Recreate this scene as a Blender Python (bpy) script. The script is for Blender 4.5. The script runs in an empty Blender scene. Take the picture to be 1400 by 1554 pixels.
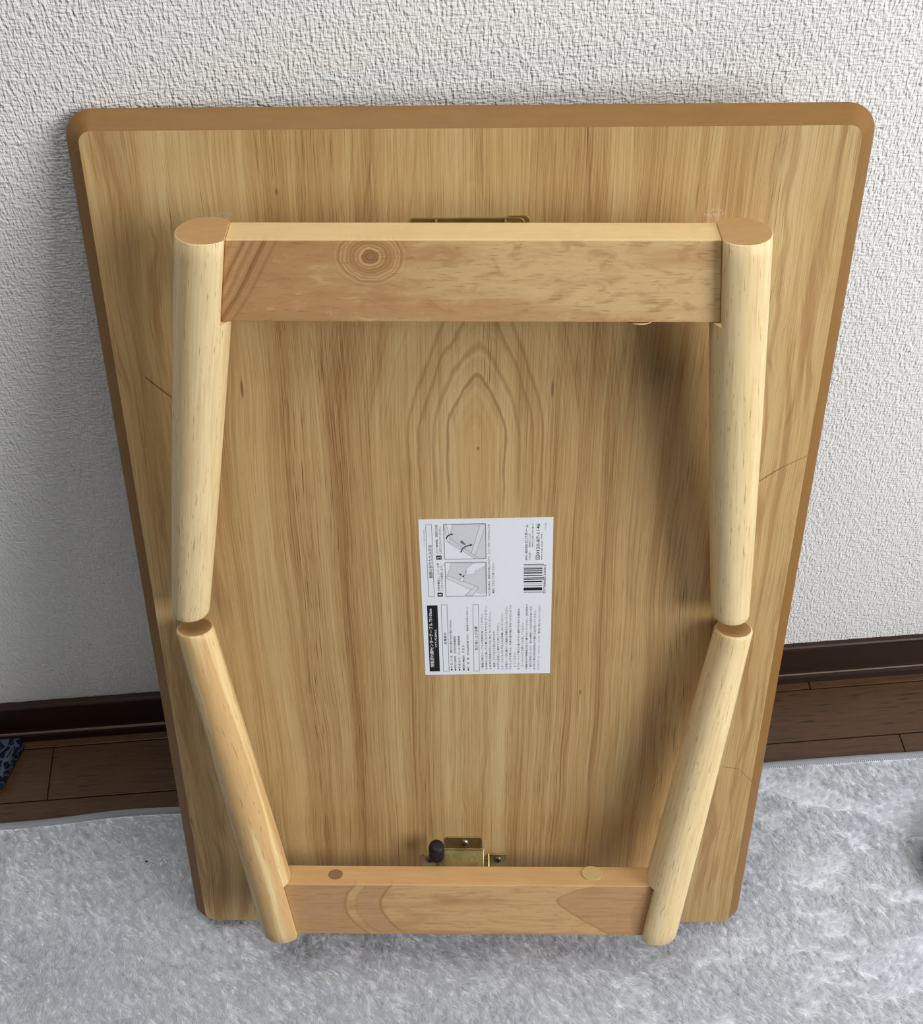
import bpy, math, random
import numpy as np
from mathutils import Matrix, Vector

scene = bpy.context.scene
COL = scene.collection
random.seed(7)
rng = np.random.default_rng(11)
MM = 0.001

# ------------------------------------------------------------------ camera, light, exposure
cam_d = bpy.data.cameras.new('camera')
cam = bpy.data.objects.new('camera', cam_d)
COL.objects.link(cam)
scene.camera = cam
cam_d.sensor_fit = 'HORIZONTAL'
cam_d.sensor_width = 36.0
cam_d.lens = 36.0 * 1948.83 / 1400.0
cam_d.shift_x = 44.38 / 1400.0
cam_d.clip_start = 0.02
cr, cd, cf = (Vector((0.996936, -0.07528, -0.021269)), Vector((-0.071458, -0.765738, -0.63917)),
              Vector((0.03183, 0.638731, -0.768771)))
cam_m = Matrix((cr, -cd, -cf)).transposed().to_4x4()
cam_m.translation = Vector((-0.04159, -0.71483, 1.17227))
cam.matrix_world = cam_m

vs = scene.view_settings
vs.view_transform = 'Standard'
vs.look = 'None'
vs.gamma = 1.0
vs.use_curve_mapping = False
vs.exposure = 0.0

world = bpy.data.worlds.new('world')
scene.world = world
world.use_nodes = True
wb = world.node_tree.nodes['Background']
wb.inputs['Color'].default_value = (1.0, 0.93, 0.84, 1)
wb.inputs['Strength'].default_value = 0.025

# daylight from the tall window of the room, to the right of the leaning table
win_d = bpy.data.lights.new('window_daylight', 'AREA')
win_d.shape = 'RECTANGLE'
win_d.size = 1.05
win_d.size_y = 1.4
win_d.energy = 47.0
win_d.color = (1.0, 0.99, 0.975)
win = bpy.data.objects.new('window_daylight', win_d)
COL.objects.link(win)
win.location = (1.66, -1.33, 1.36)
win.rotation_euler = (Vector((0.0, -0.12, 0.40)) - Vector(win.location)).to_track_quat('-Z', 'Y').to_euler()

# added soft light overhead, no such fixture known; brightens upward-facing surfaces
top_fill_d = bpy.data.lights.new('overhead_fill', 'AREA')
top_fill_d.shape = 'SQUARE'
top_fill_d.size = 1.0
top_fill_d.energy = 20.0
top_fill_d.color = (1.0, 0.97, 0.92)
top_fill = bpy.data.objects.new('overhead_fill', top_fill_d)
COL.objects.link(top_fill)
top_fill.location = (-0.15, -0.30, 2.35)

# ------------------------------------------------------------------ node helpers
class G:
    """a small expression builder on a shader node tree"""
    def __init__(self, name):
        self.mat = bpy.data.materials.new(name)
        self.mat.use_nodes = True
        self.nt = self.mat.node_tree
        self.bsdf = self.nt.nodes['Principled BSDF']
        self.tc = None
    def put(self, socket, v):
        if isinstance(v, S):
            self.nt.links.new(v.s, socket)
        elif isinstance(v, (tuple, list)) and len(v) == 3 and socket.type == 'RGBA':
            socket.default_value = (*v, 1)
        else:
            socket.default_value = v
    def m(self, op, a, b=0.0, c=0.0, clamp=False):
        n = self.nt.nodes.new('ShaderNodeMath'); n.operation = op; n.use_clamp = clamp
        self.put(n.inputs[0], a); self.put(n.inputs[1], b); self.put(n.inputs[2], c)
        return S(self, n.outputs[0])
    def xyz(self, scale=1000.0):
        """object coordinates in millimetres"""
        n = self.nt.nodes.new('ShaderNodeTexCoord')
        s = self.nt.nodes.new('ShaderNodeSeparateXYZ')
        self.nt.links.new(n.outputs['Object'], s.inputs[0])
        return tuple(S(self, s.outputs[i]) * scale for i in range(3))
    def rand(self):
        n = self.nt.nodes.new('ShaderNodeObjectInfo')
        return S(self, n.outputs['Random'])
    def noise(self, x, y=0.0, z=0.0, detail=2.0, rough=0.5, dist=0.0):
        c = self.nt.nodes.new('ShaderNodeCombineXYZ')
        for i, v in enumerate((x, y, z)): self.put(c.inputs[i], v)
        n = self.nt.nodes.new('ShaderNodeTexNoise')
        self.nt.links.new(c.outputs[0], n.inputs['Vector'])
        n.inputs['Scale'].default_value = 1.0
        n.inputs['Detail'].default_value = detail
        n.inputs['Roughness'].default_value = rough
        n.inputs['Distortion'].default_value = dist
        return S(self, n.outputs[0])
    def voro(self, x, y=0.0, z=0.0, feature='F1'):
        c = self.nt.nodes.new('ShaderNodeCombineXYZ')
        for i, v in enumerate((x, y, z)): self.put(c.inputs[i], v)
        n = self.nt.nodes.new('ShaderNodeTexVoronoi'); n.feature = feature
        self.nt.links.new(c.outputs[0], n.inputs['Vector'])
        n.inputs['Scale'].default_value = 1.0
        return S(self, n.outputs['Distance'])
    def ss(self, v, a, b, lo=0.0, hi=1.0):
        n = self.nt.nodes.new('ShaderNodeMapRange'); n.interpolation_type = 'SMOOTHSTEP'
        self.put(n.inputs[0], v)
        for i, q in enumerate((a, b, lo, hi)): self.put(n.inputs[1 + i], q)
        return S(self, n.outputs[0])
    def ramp(self, v, stops):
        n = self.nt.nodes.new('ShaderNodeValToRGB')
        el = n.color_ramp.elements
        while len(el) < len(stops): el.new(0.5)
        for e, (p, c) in zip(el, stops): e.position = p; e.color = (*c, 1)
        self.put(n.inputs[0], v)
        return S(self, n.outputs[0])
    def mix(self, f, a, b, mode='MIX'):
        n = self.nt.nodes.new('ShaderNodeMix'); n.data_type = 'RGBA'; n.blend_type = mode
        self.put(n.inputs[0], f); self.put(n.inputs[6], a); self.put(n.inputs[7], b)
        return S(self, n.outputs[2])
    def bump(self, h, dist, strength=1.0):
        n = self.nt.nodes.new('ShaderNodeBump')
        n.inputs['Strength'].default_value = strength
        n.inputs['Distance'].default_value = dist
        self.put(n.inputs['Height'], h)
        self.nt.links.new(n.outputs[0], self.bsdf.inputs['Normal'])
    def set(self, color=None, rough=None, spec=None, metal=None):
        b = self.bsdf
        if color is not None: self.put(b.inputs['Base Color'], color)
        if rough is not None: self.put(b.inputs['Roughness'], rough)
        if spec is not None: self.put(b.inputs['Specular IOR Level'], spec)
        if metal is not None: self.put(b.inputs['Metallic'], metal)
        return self.mat

class S:
    def __init__(self, g, s): self.g, self.s = g, s
    def __add__(self, o): return self.g.m('ADD', self, o)
    __radd__ = __add__
    def __sub__(self, o): return self.g.m('SUBTRACT', self, o)
    def __rsub__(self, o): return self.g.m('SUBTRACT', o, self)
    def __mul__(self, o): return self.g.m('MULTIPLY', self, o)
    __rmul__ = __mul__
    def __truediv__(self, o): return self.g.m('DIVIDE', self, o)
    def sqrt(self): return self.g.m('SQRT', self)
    def abs(self): return self.g.m('ABSOLUTE', self)
    def exp(self): return self.g.m('EXPONENT', self)
    def sin(self): return self.g.m('SINE', self)
    def pow(self, k): return self.g.m('POWER', self, k)

def srgb(r, g, b):
    f = lambda c: (c / 255 / 12.92) if c / 255 <= 0.04045 else ((c / 255 + 0.055) / 1.055) ** 2.4
    return (f(r), f(g), f(b))

# ------------------------------------------------------------------ materials
def mat_wallpaper():
    g = G('white_woven_wallpaper')
    x, y, z = g.xyz()
    wx = (g.noise(x * 0.06, z * 0.06, 3.0) - 0.5) * 5.0
    wz = (g.noise(x * 0.06, z * 0.06, 9.0) - 0.5) * 5.0
    warp = g.noise((x + wx * 0.35) * 0.52, (z + wz) * 0.14, 0.0, 1.0)
    weft = g.noise((x + wx) * 0.16, (z + wz * 0.35) * 0.56, 5.0, 1.0)
    cell = g.noise((x + wx) * 0.50, (z + wz) * 0.46, 8.0, 1.0)
    slub = g.ss(g.noise(x * 0.055, z * 0.16, 21.0, 1.0), 0.66, 0.74)
    h = warp * 1.8 + weft * 1.15 + cell * 0.9 + slub * 0.5
    tint = g.mix(g.noise(x * 0.004, z * 0.004, 0.0, 2.0), srgb(240, 241, 240), srgb(245, 246, 246))
    g.bump(h, 0.00088, 1.0)
    return g.set(tint, 0.72, 0.25)

def mat_veneer():
    g = G('pale_brown_veneer')
    x, y, z = g.xyz()
    wx = (g.noise(x * 0.007, y * 0.0030, 1.0, 2.0) - 0.5) * 34.0 * g.ss(x.abs(), 20.0, 210.0, 0.15, 1.0) \
        + (g.noise(x * 0.03, y * 0.006, 4.0, 2.0) - 0.5) * 5.0
    xw = x + wx
    X = xw - 7.0
    # arched figure in the middle: growth rings that close above the label
    up = g.m('TANH', g.m('MAXIMUM', y - 515.0, 0.0) * 0.50 / 58.0) * 58.0
    d = (up + g.m('MINIMUM', y - 515.0, 0.0) * 0.03 + (g.noise(x * 0.06, y * 0.02, 6.0, 2.0) - 0.5) * 8.0).abs()
    r0 = (X.abs().pow(1.55) + d.pow(1.55) + 3.0).pow(1.0 / 1.55)
    r = r0 - g.m('MAXIMUM', r0 - 120.0, 0.0) * 0.62
    bands = g.noise(r * 0.055, 3.3, y * 0.0004, 2.0)
    rings = g.noise(r * 0.30, 8.1, y * 0.0012, 3.0, 0.65)
    line = g.ss(g.noise(r * 0.36, 14.1, y * 0.0016, 1.0), 0.62, 0.72)
    fibre = g.noise(xw * 1.15, y * 0.0065, 2.0, 4.0, 0.72)
    pores = g.ss(g.noise(xw * 1.6, y * 0.020, 5.0, 2.0, 0.6), 0.56, 0.68)
    strk = g.noise(xw * 0.060, y * 0.0010, 31.0, 3.0, 0.65)
    wide = g.noise(xw * 0.016, y * 0.0010, 41.0, 1.0)
    t = bands * 0.32 + rings * 0.42 + (fibre - 0.5) * 0.85 + (strk - 0.5) * 0.55 + (wide - 0.5) * 0.25 + 0.19
    col = g.ramp(t, [(0.28, srgb(144, 105, 62)), (0.42, srgb(174, 139, 90)), (0.56, srgb(191, 159, 107)), (0.76, srgb(206, 180, 130))])
    col = g.mix(line * 0.35, col, srgb(140, 100, 58))
    dark = g.ss(g.noise(xw * 0.045, y * 0.0012, 57.0, 2.0), 0.55, 0.66)
    heart_s = (((xw + 92.0) / 15.0).pow(2.0) * -1.0).exp() * 0.8 + (((xw - 62.0) / 9.0).pow(2.0) * -1.0).exp() * 0.45
    dark = g.m('MINIMUM', dark + heart_s, 1.0)
    col = g.mix(heart_s * 0.28, col, srgb(150, 108, 64))
    col = g.mix(pores * (dark * 0.75 + 0.28), col, srgb(116, 78, 42))
    # wavy heartwood streaks near the long edges
    edge = g.ss(x.abs(), 150.0, 215.0)
    wv = g.noise(xw * 0.10 + (g.noise(x * 0.02, y * 0.012, 71.0) - 0.5) * 2.5, y * 0.006, 77.0, 3.0, 0.6)
    col = g.mix(edge * g.ss(wv, 0.50, 0.64) * 0.5, col, srgb(146, 104, 62))
    col = g.mix(edge * g.ss(wv, 0.44, 0.34) * 0.35, col, srgb(196, 172, 126))
    # outlines and pale heart of the arch
    near = g.ss(y, 440.0, 480.0) * g.ss(y, 640.0, 600.0)
    heart = g.ss(r0, 20.0, 14.0) * near
    col = g.mix(heart * 0.35, col, srgb(200, 164, 108))
    for rr, wd, am in ((21.0, 1.5, 0.55), (30.5, 2.6, 0.40), (40.0, 1.6, 0.45), (47.0, 1.2, 0.35)):
        col = g.mix(g.ss((r0 - rr + (g.noise(x * 0.15, y * 0.04, rr) - 0.5) * 3.0).abs(), wd, 0.2) * near * am, col, srgb(134, 94, 52))
    # small dark pin knots
    for px, py, w, h in ((58.2, 550.0, 1.2, 9.0), (-154.6, 551.0, 1.3, 9.0), (90.8, 277.0, 1.0, 3.0), (7.7, 503.0, 1.2, 2.0), (-120.0, 690.0, 1.0, 3.0)):
        e = (((x - px) / w).pow(2.0) + ((y - py) / h).pow(2.0)).sqrt()
        col = g.mix(g.ss(e, 1.1, 0.4) * 0.65, col, srgb(92, 60, 32))
    # thin scratches and the pale scuffs where the leg ends rubbed
    def seg(c, x0, y0, x1, y1, w, am):
        dx, dy = x1 - x0, y1 - y0; L = math.hypot(dx, dy)
        al = ((x - x0) * (dx / L) + (y - y0) * (dy / L)) / L
        ds = ((x - x0) * (-dy / L) + (y - y0) * (dx / L)).abs()
        return g.mix(g.ss(ds, w, w * 0.3) * g.ss(al, 0.0, 0.08) * g.ss(al, 1.0, 0.92) * am, c, srgb(84, 56, 30))
    col = seg(col, 196.0, 466.0, 223.0, 487.0, 0.7, 0.7); col = seg(col, 221.0, 486.0, 241.0, 497.2, 0.6, 0.5)
    col = seg(col, -221.0, 561.0, -200.0, 541.0, 0.8, 0.8)
    col = seg(col, 212.0, 195.8, 228.0, 192.6, 0.6, 0.5); col = seg(col, 227.0, 193.0, 240.0, 178.0, 0.6, 0.5)
    for px in (-155.5, 155.0):
        e = (((x - px) / 8.0).pow(2.0) + ((y - 674.5) / 3.5).pow(2.0)).sqrt()
        col = g.mix(g.ss(e, 1.1, 0.6) * g.ss(g.noise(x * 0.7, y * 0.5, 3.0, 3.0), 0.42, 0.62) * 0.5, col, srgb(202, 186, 176))
    g.bump(pores * -0.5 + fibre * 0.4, 0.00012, 0.6)
    return g.set(col, g.noise(x * 0.02, y * 0.01, 1.0) * 0.15 + 0.42, 0.35)

def mat_rim():
    g = G('tan_painted_edge')
    x, y, z = g.xyz()
    n = g.noise(x * 0.05, y * 0.05, z * 0.3, 3.0)
    f = g.noise(x * 0.9, y * 0.9, z * 1.5, 2.0)
    col = g.mix(n, srgb(130, 93, 45), srgb(146, 108, 55))
    col = g.mix(f * 0.25, col, srgb(122, 86, 46))
    return g.set(col, 0.5, 0.3)

def mat_leg(name, base, stripe, amount):
    """turned rubberwood: grain runs along local Z, short dark pores"""
    g = G(name)
    x, y, z = g.xyz()
    o = g.rand() * 400.0
    wob = (g.noise(x * 0.02, y * 0.02, z * 0.006 + o, 2.0) - 0.5) * 14.0
    fig = g.noise((x + wob) * 0.07, y * 0.07 + wob * 0.05, z * 0.0035 + o, 2.0)
    fib = g.noise(x * 0.5, y * 0.5, z * 0.02 + o, 3.0, 0.6)
    por = g.ss(g.noise(x * 0.85, y * 0.85, z * 0.075 + o, 1.5, 0.5), 0.64, 0.74)
    col = g.mix(g.ss(fig, 0.46, 0.56) * amount, base, stripe)
    col = g.mix(g.ss(fib, 0.40, 0.75) * 0.35, col, srgb(190, 152, 98))
    col = g.mix(por * 0.55, col, srgb(142, 104, 60))
    g.bump(por * -1.0 + fib * 0.3, 0.0001, 0.5)
    return g.set(col, 0.40, 0.4)

def mat_endgrain():
    g = G('tan_end_grain')
    x, y, z = g.xyz()
    n = g.noise(x * 0.10, y * 0.22, z * 0.1, 3.0)
    f = g.noise(x * 1.0, y * 1.0, z, 2.0)
    col = g.mix(n, srgb(172, 134, 88), srgb(190, 153, 104))
    col = g.mix(f * 0.3, col, srgb(160, 116, 70))
    return g.set(col, 0.55, 0.3)

def rail_base(g, x, y, z, o):
    wob = (g.noise(x * 0.012, y * 0.03, z * 0.03 + o, 2.0) - 0.5) * 16.0
    fig = g.noise(x * 0.006 + o, (y + wob) * 0.06, z * 0.06, 3.0)
    por = g.ss(g.noise(x * 0.10 + o, y * 0.8 + wob * 0.06, z * 0.8, 1.5), 0.60, 0.72)
    fib = g.noise(x * 0.035 + o, y * 0.5 + wob * 0.1, z * 0.5, 3.0, 0.6)
    return wob, fig, por, fib

def mat_rail_upper():
    g = G('knotty_rubberwood')
    x, y, z = g.xyz()                   # x along the rail, y towards the table centre, z away from the board
    wob, fig, por, fib = rail_base(g, x, y, z, 0.0)
    # heartwood tint towards local +x end, pale at the other
    tint = g.ss(x + wob * 3.0, -60.0, 150.0)
    col = g.mix(tint, srgb(214, 182, 132), srgb(190, 148, 100))
    col = g.mix(g.ss(fig, 0.46, 0.64) * 0.55, col, srgb(182, 134, 88))
    mot = g.noise(x * 0.05, y * 0.09, z * 0.09 + 7.0, 3.0, 0.6, 0.6)
    col = g.mix(g.ss(mot, 0.48, 0.66) * 0.55, col, srgb(176, 132, 86))
    col = g.mix(g.ss(mot, 0.44, 0.30) * 0.45, col, srgb(222, 190, 140))
    # the knot with its rings
    kx, ky = x - KNOT[0], (y - KNOT[1]) * 1.12
    d = (kx * kx + ky * ky).sqrt() + (g.noise(x * 0.12, y * 0.12, 2.0) - 0.5) * 3.0
    ring = g.noise(d * 0.55, 4.0, 0.0, 2.0, 0.5)
    near = g.ss(d, 26.0, 12.0)
    kc = g.ramp(ring, [(0.36, srgb(150, 106, 64)), (0.5, srgb(186, 144, 96)), (0.62, srgb(208, 172, 122))])
    kc = g.mix(g.ss(d, 5.5, 3.5) * 0.5, kc, srgb(148, 108, 68))
    kc = g.mix(g.ss((d - 2.8).abs(), 0.9, 0.2) * 0.7, kc, srgb(112, 76, 42))
    col = g.mix(near * g.ss(z, 4.0, 9.0), col, kc)
    # slanting growth rings at the end beyond the knot
    sx = x - 112.0
    e = sx * 0.80 - y * 0.43 - 17.7 + wob * 0.35
    er = g.noise(e * 0.22, 11.0, 0.0, 2.0, 0.5)
    ec = g.ramp(er, [(0.40, srgb(138, 96, 58)), (0.47, srgb(176, 134, 90)), (0.6, srgb(198, 158, 110))])
    col = g.mix(g.ss(e, -7.0, 1.0) * g.ss(z, 4.0, 9.0) * 0.85, col, ec)
    col = g.mix(por * 0.42, col, srgb(146, 104, 60))
    col = g.mix(g.ss(fib, 0.5, 0.8) * 0.35, col, srgb(168, 122, 76))
    # the edge that faces up is paler
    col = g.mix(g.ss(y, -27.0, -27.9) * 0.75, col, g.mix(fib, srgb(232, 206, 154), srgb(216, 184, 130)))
    g.bump(por * -1.0, 0.0001, 0.4)
    return g.set(col, 0.42, 0.35)

def mat_rail_lower():
    g = G('pinkish_rubberwood')
    x, y, z = g.xyz()
    wob, fig, por, fib = rail_base(g, x, y, z, 5.0)
    base = g.mix(g.ss(fig, 0.45, 0.62), srgb(206, 168, 118), srgb(188, 144, 98))
    pink = g.mix(g.ss(fib, 0.3, 0.7), srgb(176, 134, 94), srgb(200, 160, 116))
    dark = srgb(150, 108, 70)
    front = g.ss(z, 3.0, 8.0)
    n = (g.noise(x * 0.03, y * 0.06, 3.0, 2.0) - 0.5) * 8.0
    mot = g.noise(x * 0.03, y * 0.09, z * 0.09 + 3.0, 3.0, 0.6, 0.5)
    base = g.mix(g.ss(mot, 0.48, 0.68) * 0.45, base, srgb(176, 130, 84))
    # tongue at the right end
    ty = y - 13.0 + n * 0.3
    bend = ((g.m('MAXIMUM', ty, 0.0) * 3.0 + g.m('MINIMUM', ty, 0.0) * 1.5).pow(2.0) + 260.0).sqrt() - 16.0
    q = x - (76.0 + n) - bend
    col = g.mix(g.ss(q, -1.5, 1.0) * front, base, pink)
    col = g.mix(g.ss((q - 0.6).abs(), 1.6, 0.2) * front * 0.55, col, dark)
    q2 = x - (140.0 + n * 0.5) - ((y + 8.0) * (y + 8.0)) * 0.012
    col = g.mix(g.ss(q2, -1.0, 1.0) * front * 0.35, col, dark)
    # curved bands at the left end
    cv = (y - 8.0) * (y - 8.0) * 0.01845 + (y - 8.0) * 0.081 + n * 0.5
    xc = x - cv
    col = g.mix(g.ss(xc, -101.0, -105.0) * front * 0.9, col, pink)
    col = g.mix(g.ss(xc, -95.0, -92.0) * g.ss(xc, -72.0, -73.0) * front * 0.8, col, pink)
    for off, wd in ((-103.5, 0.9), (-94.0, 0.5), (-72.5, 1.1)):
        col = g.mix(g.ss((xc - off).abs(), 2.2, 0.2) * front * 0.6 * wd, col, dark)
    col = g.mix(por * 0.35, col, srgb(150, 108, 66))
    col = g.mix(g.ss(fib, 0.46, 0.72) * 0.45, col, srgb(166, 124, 80))
    col = g.mix(g.ss(y, 27.0, 27.9) * 0.65, col, g.mix(fib, srgb(226, 190, 136), srgb(206, 166, 112)))
    g.bump(por * -1.0, 0.0001, 0.4)
    return g.set(col, 0.42, 0.35)

def mat_plain(name, c, rough=0.5, spec=0.4, metal=0.0):
    g = G(name)
    x, y, z = g.xyz()
    n = g.noise(x * 0.6, y * 0.6, z * 0.6, 3.0)
    col = g.mix(n, tuple(v * 0.90 for v in c), tuple(min(1, v * 1.08) for v in c))
    return g.set(col, rough, spec, metal)

def mat_zinc():
    g = G('yellow_zinc_steel')
    x, y, z = g.xyz()
    n = g.noise(x * 0.07, y * 0.09, z * 0.07, 2.0)
    s = g.noise(x * 0.6, y * 0.12, z * 0.6, 2.0)
    col = g.ramp(n, [(0.34, srgb(160, 150, 92)), (0.48, srgb(184, 162, 106)), (0.58, srgb(176, 168, 112)), (0.68, srgb(176, 140, 138))])
    return g.set(col, s * 0.2 + 0.28, 0.5, 0.9)

def mat_plank():
    g = G('dark_walnut_plank')
    x, y, z = g.xyz()
    o = g.rand() * 60.0
    a = g.noise(x * 0.006 + o, y * 0.12, z, 3.0)
    b = g.noise(x * 0.02 + o, y * 0.9, z, 3.0, 0.6)
    c = g.ss(g.noise(x * 0.035 + o, y * 0.55, 3.0, 1.5), 0.60, 0.72)
    col = g.mix(a, srgb(72, 49, 29), srgb(88, 62, 38))
    col = g.mix(g.rand() * 0.35, col, srgb(98, 70, 45))
    col = g.mix(g.ss(b, 0.4, 0.7) * 0.6, col, srgb(48, 32, 20))
    col = g.mix(c * 0.8, col, srgb(30, 19, 11))
    g.bump(b * 0.5 - c, 0.0001, 0.5)
    return g.set(col, 0.34, 0.45)

def mat_baseboard():
    g = G('dark_brown_baseboard')
    x, y, z = g.xyz()
    a = g.noise(x * 0.004, y * 0.4, z * 0.08, 3.0)
    col = g.mix(a, srgb(40, 23, 15), srgb(50, 31, 21))
    return g.set(col, 0.36, 0.4)

def mat_pile():
    g = G('pale_grey_pile')
    x, y, z = g.xyz()
    a = g.noise(x * 0.010, y * 0.014, 0.0, 2.0)
    b = g.noise(x * 0.3, y * 0.3, 0.0, 2.0)
    col = g.mix(g.ss(a, 0.35, 0.65), srgb(243, 246, 252), srgb(248, 250, 254))
    col = g.mix(g.ss(b, 0.3, 0.8) * 0.25, col, srgb(234, 238, 246))
    m = g.set(col, 0.85, 0.1)
    # soft fur shading: strand normals leaning to the nap's common upward normal
    ge = g.nt.nodes.new('ShaderNodeNewGeometry')
    mu = g.nt.nodes.new('ShaderNodeVectorMath'); mu.operation = 'SCALE'; mu.inputs['Scale'].default_value = 0.30
    ad = g.nt.nodes.new('ShaderNodeVectorMath'); ad.operation = 'ADD'; ad.inputs[1].default_value = (0, 0, 0.85)
    no = g.nt.nodes.new('ShaderNodeVectorMath'); no.operation = 'NORMALIZE'
    g.nt.links.new(ge.outputs['Normal'], mu.inputs[0]); g.nt.links.new(mu.outputs[0], ad.inputs[0])
    g.nt.links.new(ad.outputs[0], no.inputs[0]); g.nt.links.new(no.outputs[0], g.bsdf.inputs['Normal'])
    tr = g.nt.nodes.new('ShaderNodeBsdfTranslucent'); g.put(tr.inputs['Color'], col)
    mx = g.nt.nodes.new('ShaderNodeMixShader'); mx.inputs[0].default_value = 0.5
    out = g.nt.nodes['Material Output']
    g.nt.links.new(g.bsdf.outputs[0], mx.inputs[1]); g.nt.links.new(tr.outputs[0], mx.inputs[2]); g.nt.links.new(mx.outputs[0], out.inputs['Surface'])
    g.put(g.bsdf.inputs['Sheen Weight'], 0.4)
    return m

def mat_navy():
    g = G('navy_patterned_cloth')
    x, y, z = g.xyz()
    wx = (g.noise(x * 0.05, y * 0.05, z * 0.05, 2.0) - 0.5) * 20.0
    a = g.voro((x + wx) * 0.16, (y + wx) * 0.10, z * 0.1, 'DISTANCE_TO_EDGE')
    n = g.noise(x * 0.2, y * 0.3, z * 0.2, 3.0)
    col = g.mix(g.ss(a, 0.05, 0.16), srgb(74, 84, 102), srgb(14, 20, 36))
    col = g.mix(g.ss(n, 0.5, 0.7) * 0.5, col, srgb(40, 50, 68))
    return g.set(col, 0.85, 0.15)
# ------------------------------------------------------------------ mesh helpers
def link(name, me, mats, parent=None, mw=None, smooth=False):
    o = bpy.data.objects.new(name, me)
    COL.objects.link(o)
    if not isinstance(mats, (list, tuple)): mats = [mats]
    if not me.materials:
        for m in mats: me.materials.append(m)
    if parent is not None: o.parent = parent
    if mw is not None: o.matrix_local = mw
    if smooth:
        me.polygons.foreach_set('use_smooth', [True] * len(me.polygons))
    return o

def mesh(name, v, f, mi=None):
    me = bpy.data.meshes.new(name)
    me.from_pydata([tuple(map(float, p)) for p in v], [], f)
    if mi is not None: me.polygons.foreach_set('material_index', mi)
    me.update()
    return me

def bevel(o, w, seg=2, ang=40):
    b = o.modifiers.new('bevel', 'BEVEL'); b.width = w; b.segments = seg
    b.limit_method = 'ANGLE'; b.angle_limit = math.radians(ang)
    return o

def tag(o, label=None, cat=None, group=None, kind=None):
    if label: o['label'] = label
    if cat: o['category'] = cat
    if group: o['group'] = group
    if kind: o['kind'] = kind
    return o

def box(x0, x1, y0, y1, z0, z1):
    v = [(x, y, z) for z in (z0, z1) for y in (y0, y1) for x in (x0, x1)]
    f = [(0, 2, 3, 1), (4, 5, 7, 6), (0, 1, 5, 4), (2, 6, 7, 3), (0, 4, 6, 2), (1, 3, 7, 5)]
    return v, f

def merge(*parts):
    V, F = [], []
    for v, f in parts:
        n = len(V); V += list(v); F += [tuple(i + n for i in q) for q in f]
    return V, F

def prism(profile, x0, x1):
    """profile of (y, z) points swept along x"""
    n = len(profile)
    v = [(x0, p[0], p[1]) for p in profile] + [(x1, p[0], p[1]) for p in profile]
    f = [(i, (i + 1) % n, n + (i + 1) % n, n + i) for i in range(n)] + [tuple(range(n - 1, -1, -1)), tuple(range(n, 2 * n))]
    return v, f

def slab(poly, z0, z1):
    n = len(poly)
    v = [(p[0], p[1], z0) for p in poly] + [(p[0], p[1], z1) for p in poly]
    f = [(i, (i + 1) % n, n + (i + 1) % n, n + i) for i in range(n)] + [tuple(range(n - 1, -1, -1)), tuple(range(n, 2 * n))]
    return v, f

def lathe(prof, n=24, centre=(0, 0), axis='z'):
    """prof: list of (radius, height)"""
    v, f = [], []
    for r, h in prof:
        for k in range(n):
            a = 2 * math.pi * k / n
            v.append((centre[0] + r * math.cos(a), centre[1] + r * math.sin(a), h))
    m = len(prof)
    for j in range(m - 1):
        for k in range(n):
            f.append((j * n + k, j * n + (k + 1) % n, (j + 1) * n + (k + 1) % n, (j + 1) * n + k))
    f.append(tuple(range(n - 1, -1, -1))); f.append(tuple(range((m - 1) * n, m * n)))
    return v, f

def roundrect(w, h, r, cx=0.0, cy=0.0, seg=8):
    p = []
    for sx, sy, a0 in ((1, 1, 0), (-1, 1, 90), (-1, -1, 180), (1, -1, 270)):
        for k in range(seg + 1):
            a = math.radians(a0 + 90 * k / seg)
            p.append((cx + sx * (w / 2 - r) + r * math.cos(a), cy + sy * (h / 2 - r) + r * math.sin(a)))
    return p

def mmv(v): return [tuple(c * MM for c in p) for p in v]

def vnoise(x, y, seed):
    r = np.random.default_rng(seed).random((256, 256))
    xi, yi = np.floor(x).astype(int), np.floor(y).astype(int)
    fx, fy = x - xi, y - yi
    fx, fy = fx * fx * (3 - 2 * fx), fy * fy * (3 - 2 * fy)
    g = lambda a, b: r[(xi + a) % 256, (yi + b) % 256]
    return (g(0, 0) * (1 - fx) + g(1, 0) * fx) * (1 - fy) + (g(0, 1) * (1 - fx) + g(1, 1) * fx) * fy

# ------------------------------------------------------------------ the setting
wallpaper = mat_wallpaper(); plank_m = mat_plank(); base_m = mat_baseboard()

v, f = box(-1.8, 1.8, 0.0, 0.10, 0.0, 2.4)
tag(link('wall_back', mesh('wall_back', v, f), wallpaper), 'white woven-texture wallpapered wall behind the leaning table', kind='structure')

v, f = box(-1.8, 1.8, -2.4, 0.0, -0.06, -0.0025)
floor = tag(link('floor', mesh('floor', v, f), mat_plain('floor_joint_brown', srgb(34, 22, 14), 0.7, 0.2)), 'dark brown wooden plank floor', kind='structure')
rows = [(-8.0, -20.87), (-20.87, -81.3), (-81.3, -141.7), (-141.7, -202.1)]
seam0 = [387.0, -408.0, 463.0, 60.0]
plen = 1.10
for (ya, yb), s0 in zip(rows, seam0):
    s = s0 * MM
    while s > -1.75: s -= plen
    while s < 1.75:
        a, b = max(s, -1.75), min(s + plen, 1.75)
        s += plen
        if b - a < 0.02: continue
        gp = 0.0005
        v, f = box(-(b - a) / 2 + gp, (b - a) / 2 - gp, (yb - ya) * MM / 2 + gp, (ya - yb) * MM / 2 - gp, -0.002, 0.0)
        o = link('plank', mesh('plank', v, f), plank_m, floor, Matrix.Translation(((a + b) / 2, (ya + yb) / 2 * MM, 0)))
        bevel(o, 0.0006, 2)
v, f = box(-1.75, 1.75, -2.35, -0.2026, -0.002, -0.0002)
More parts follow.
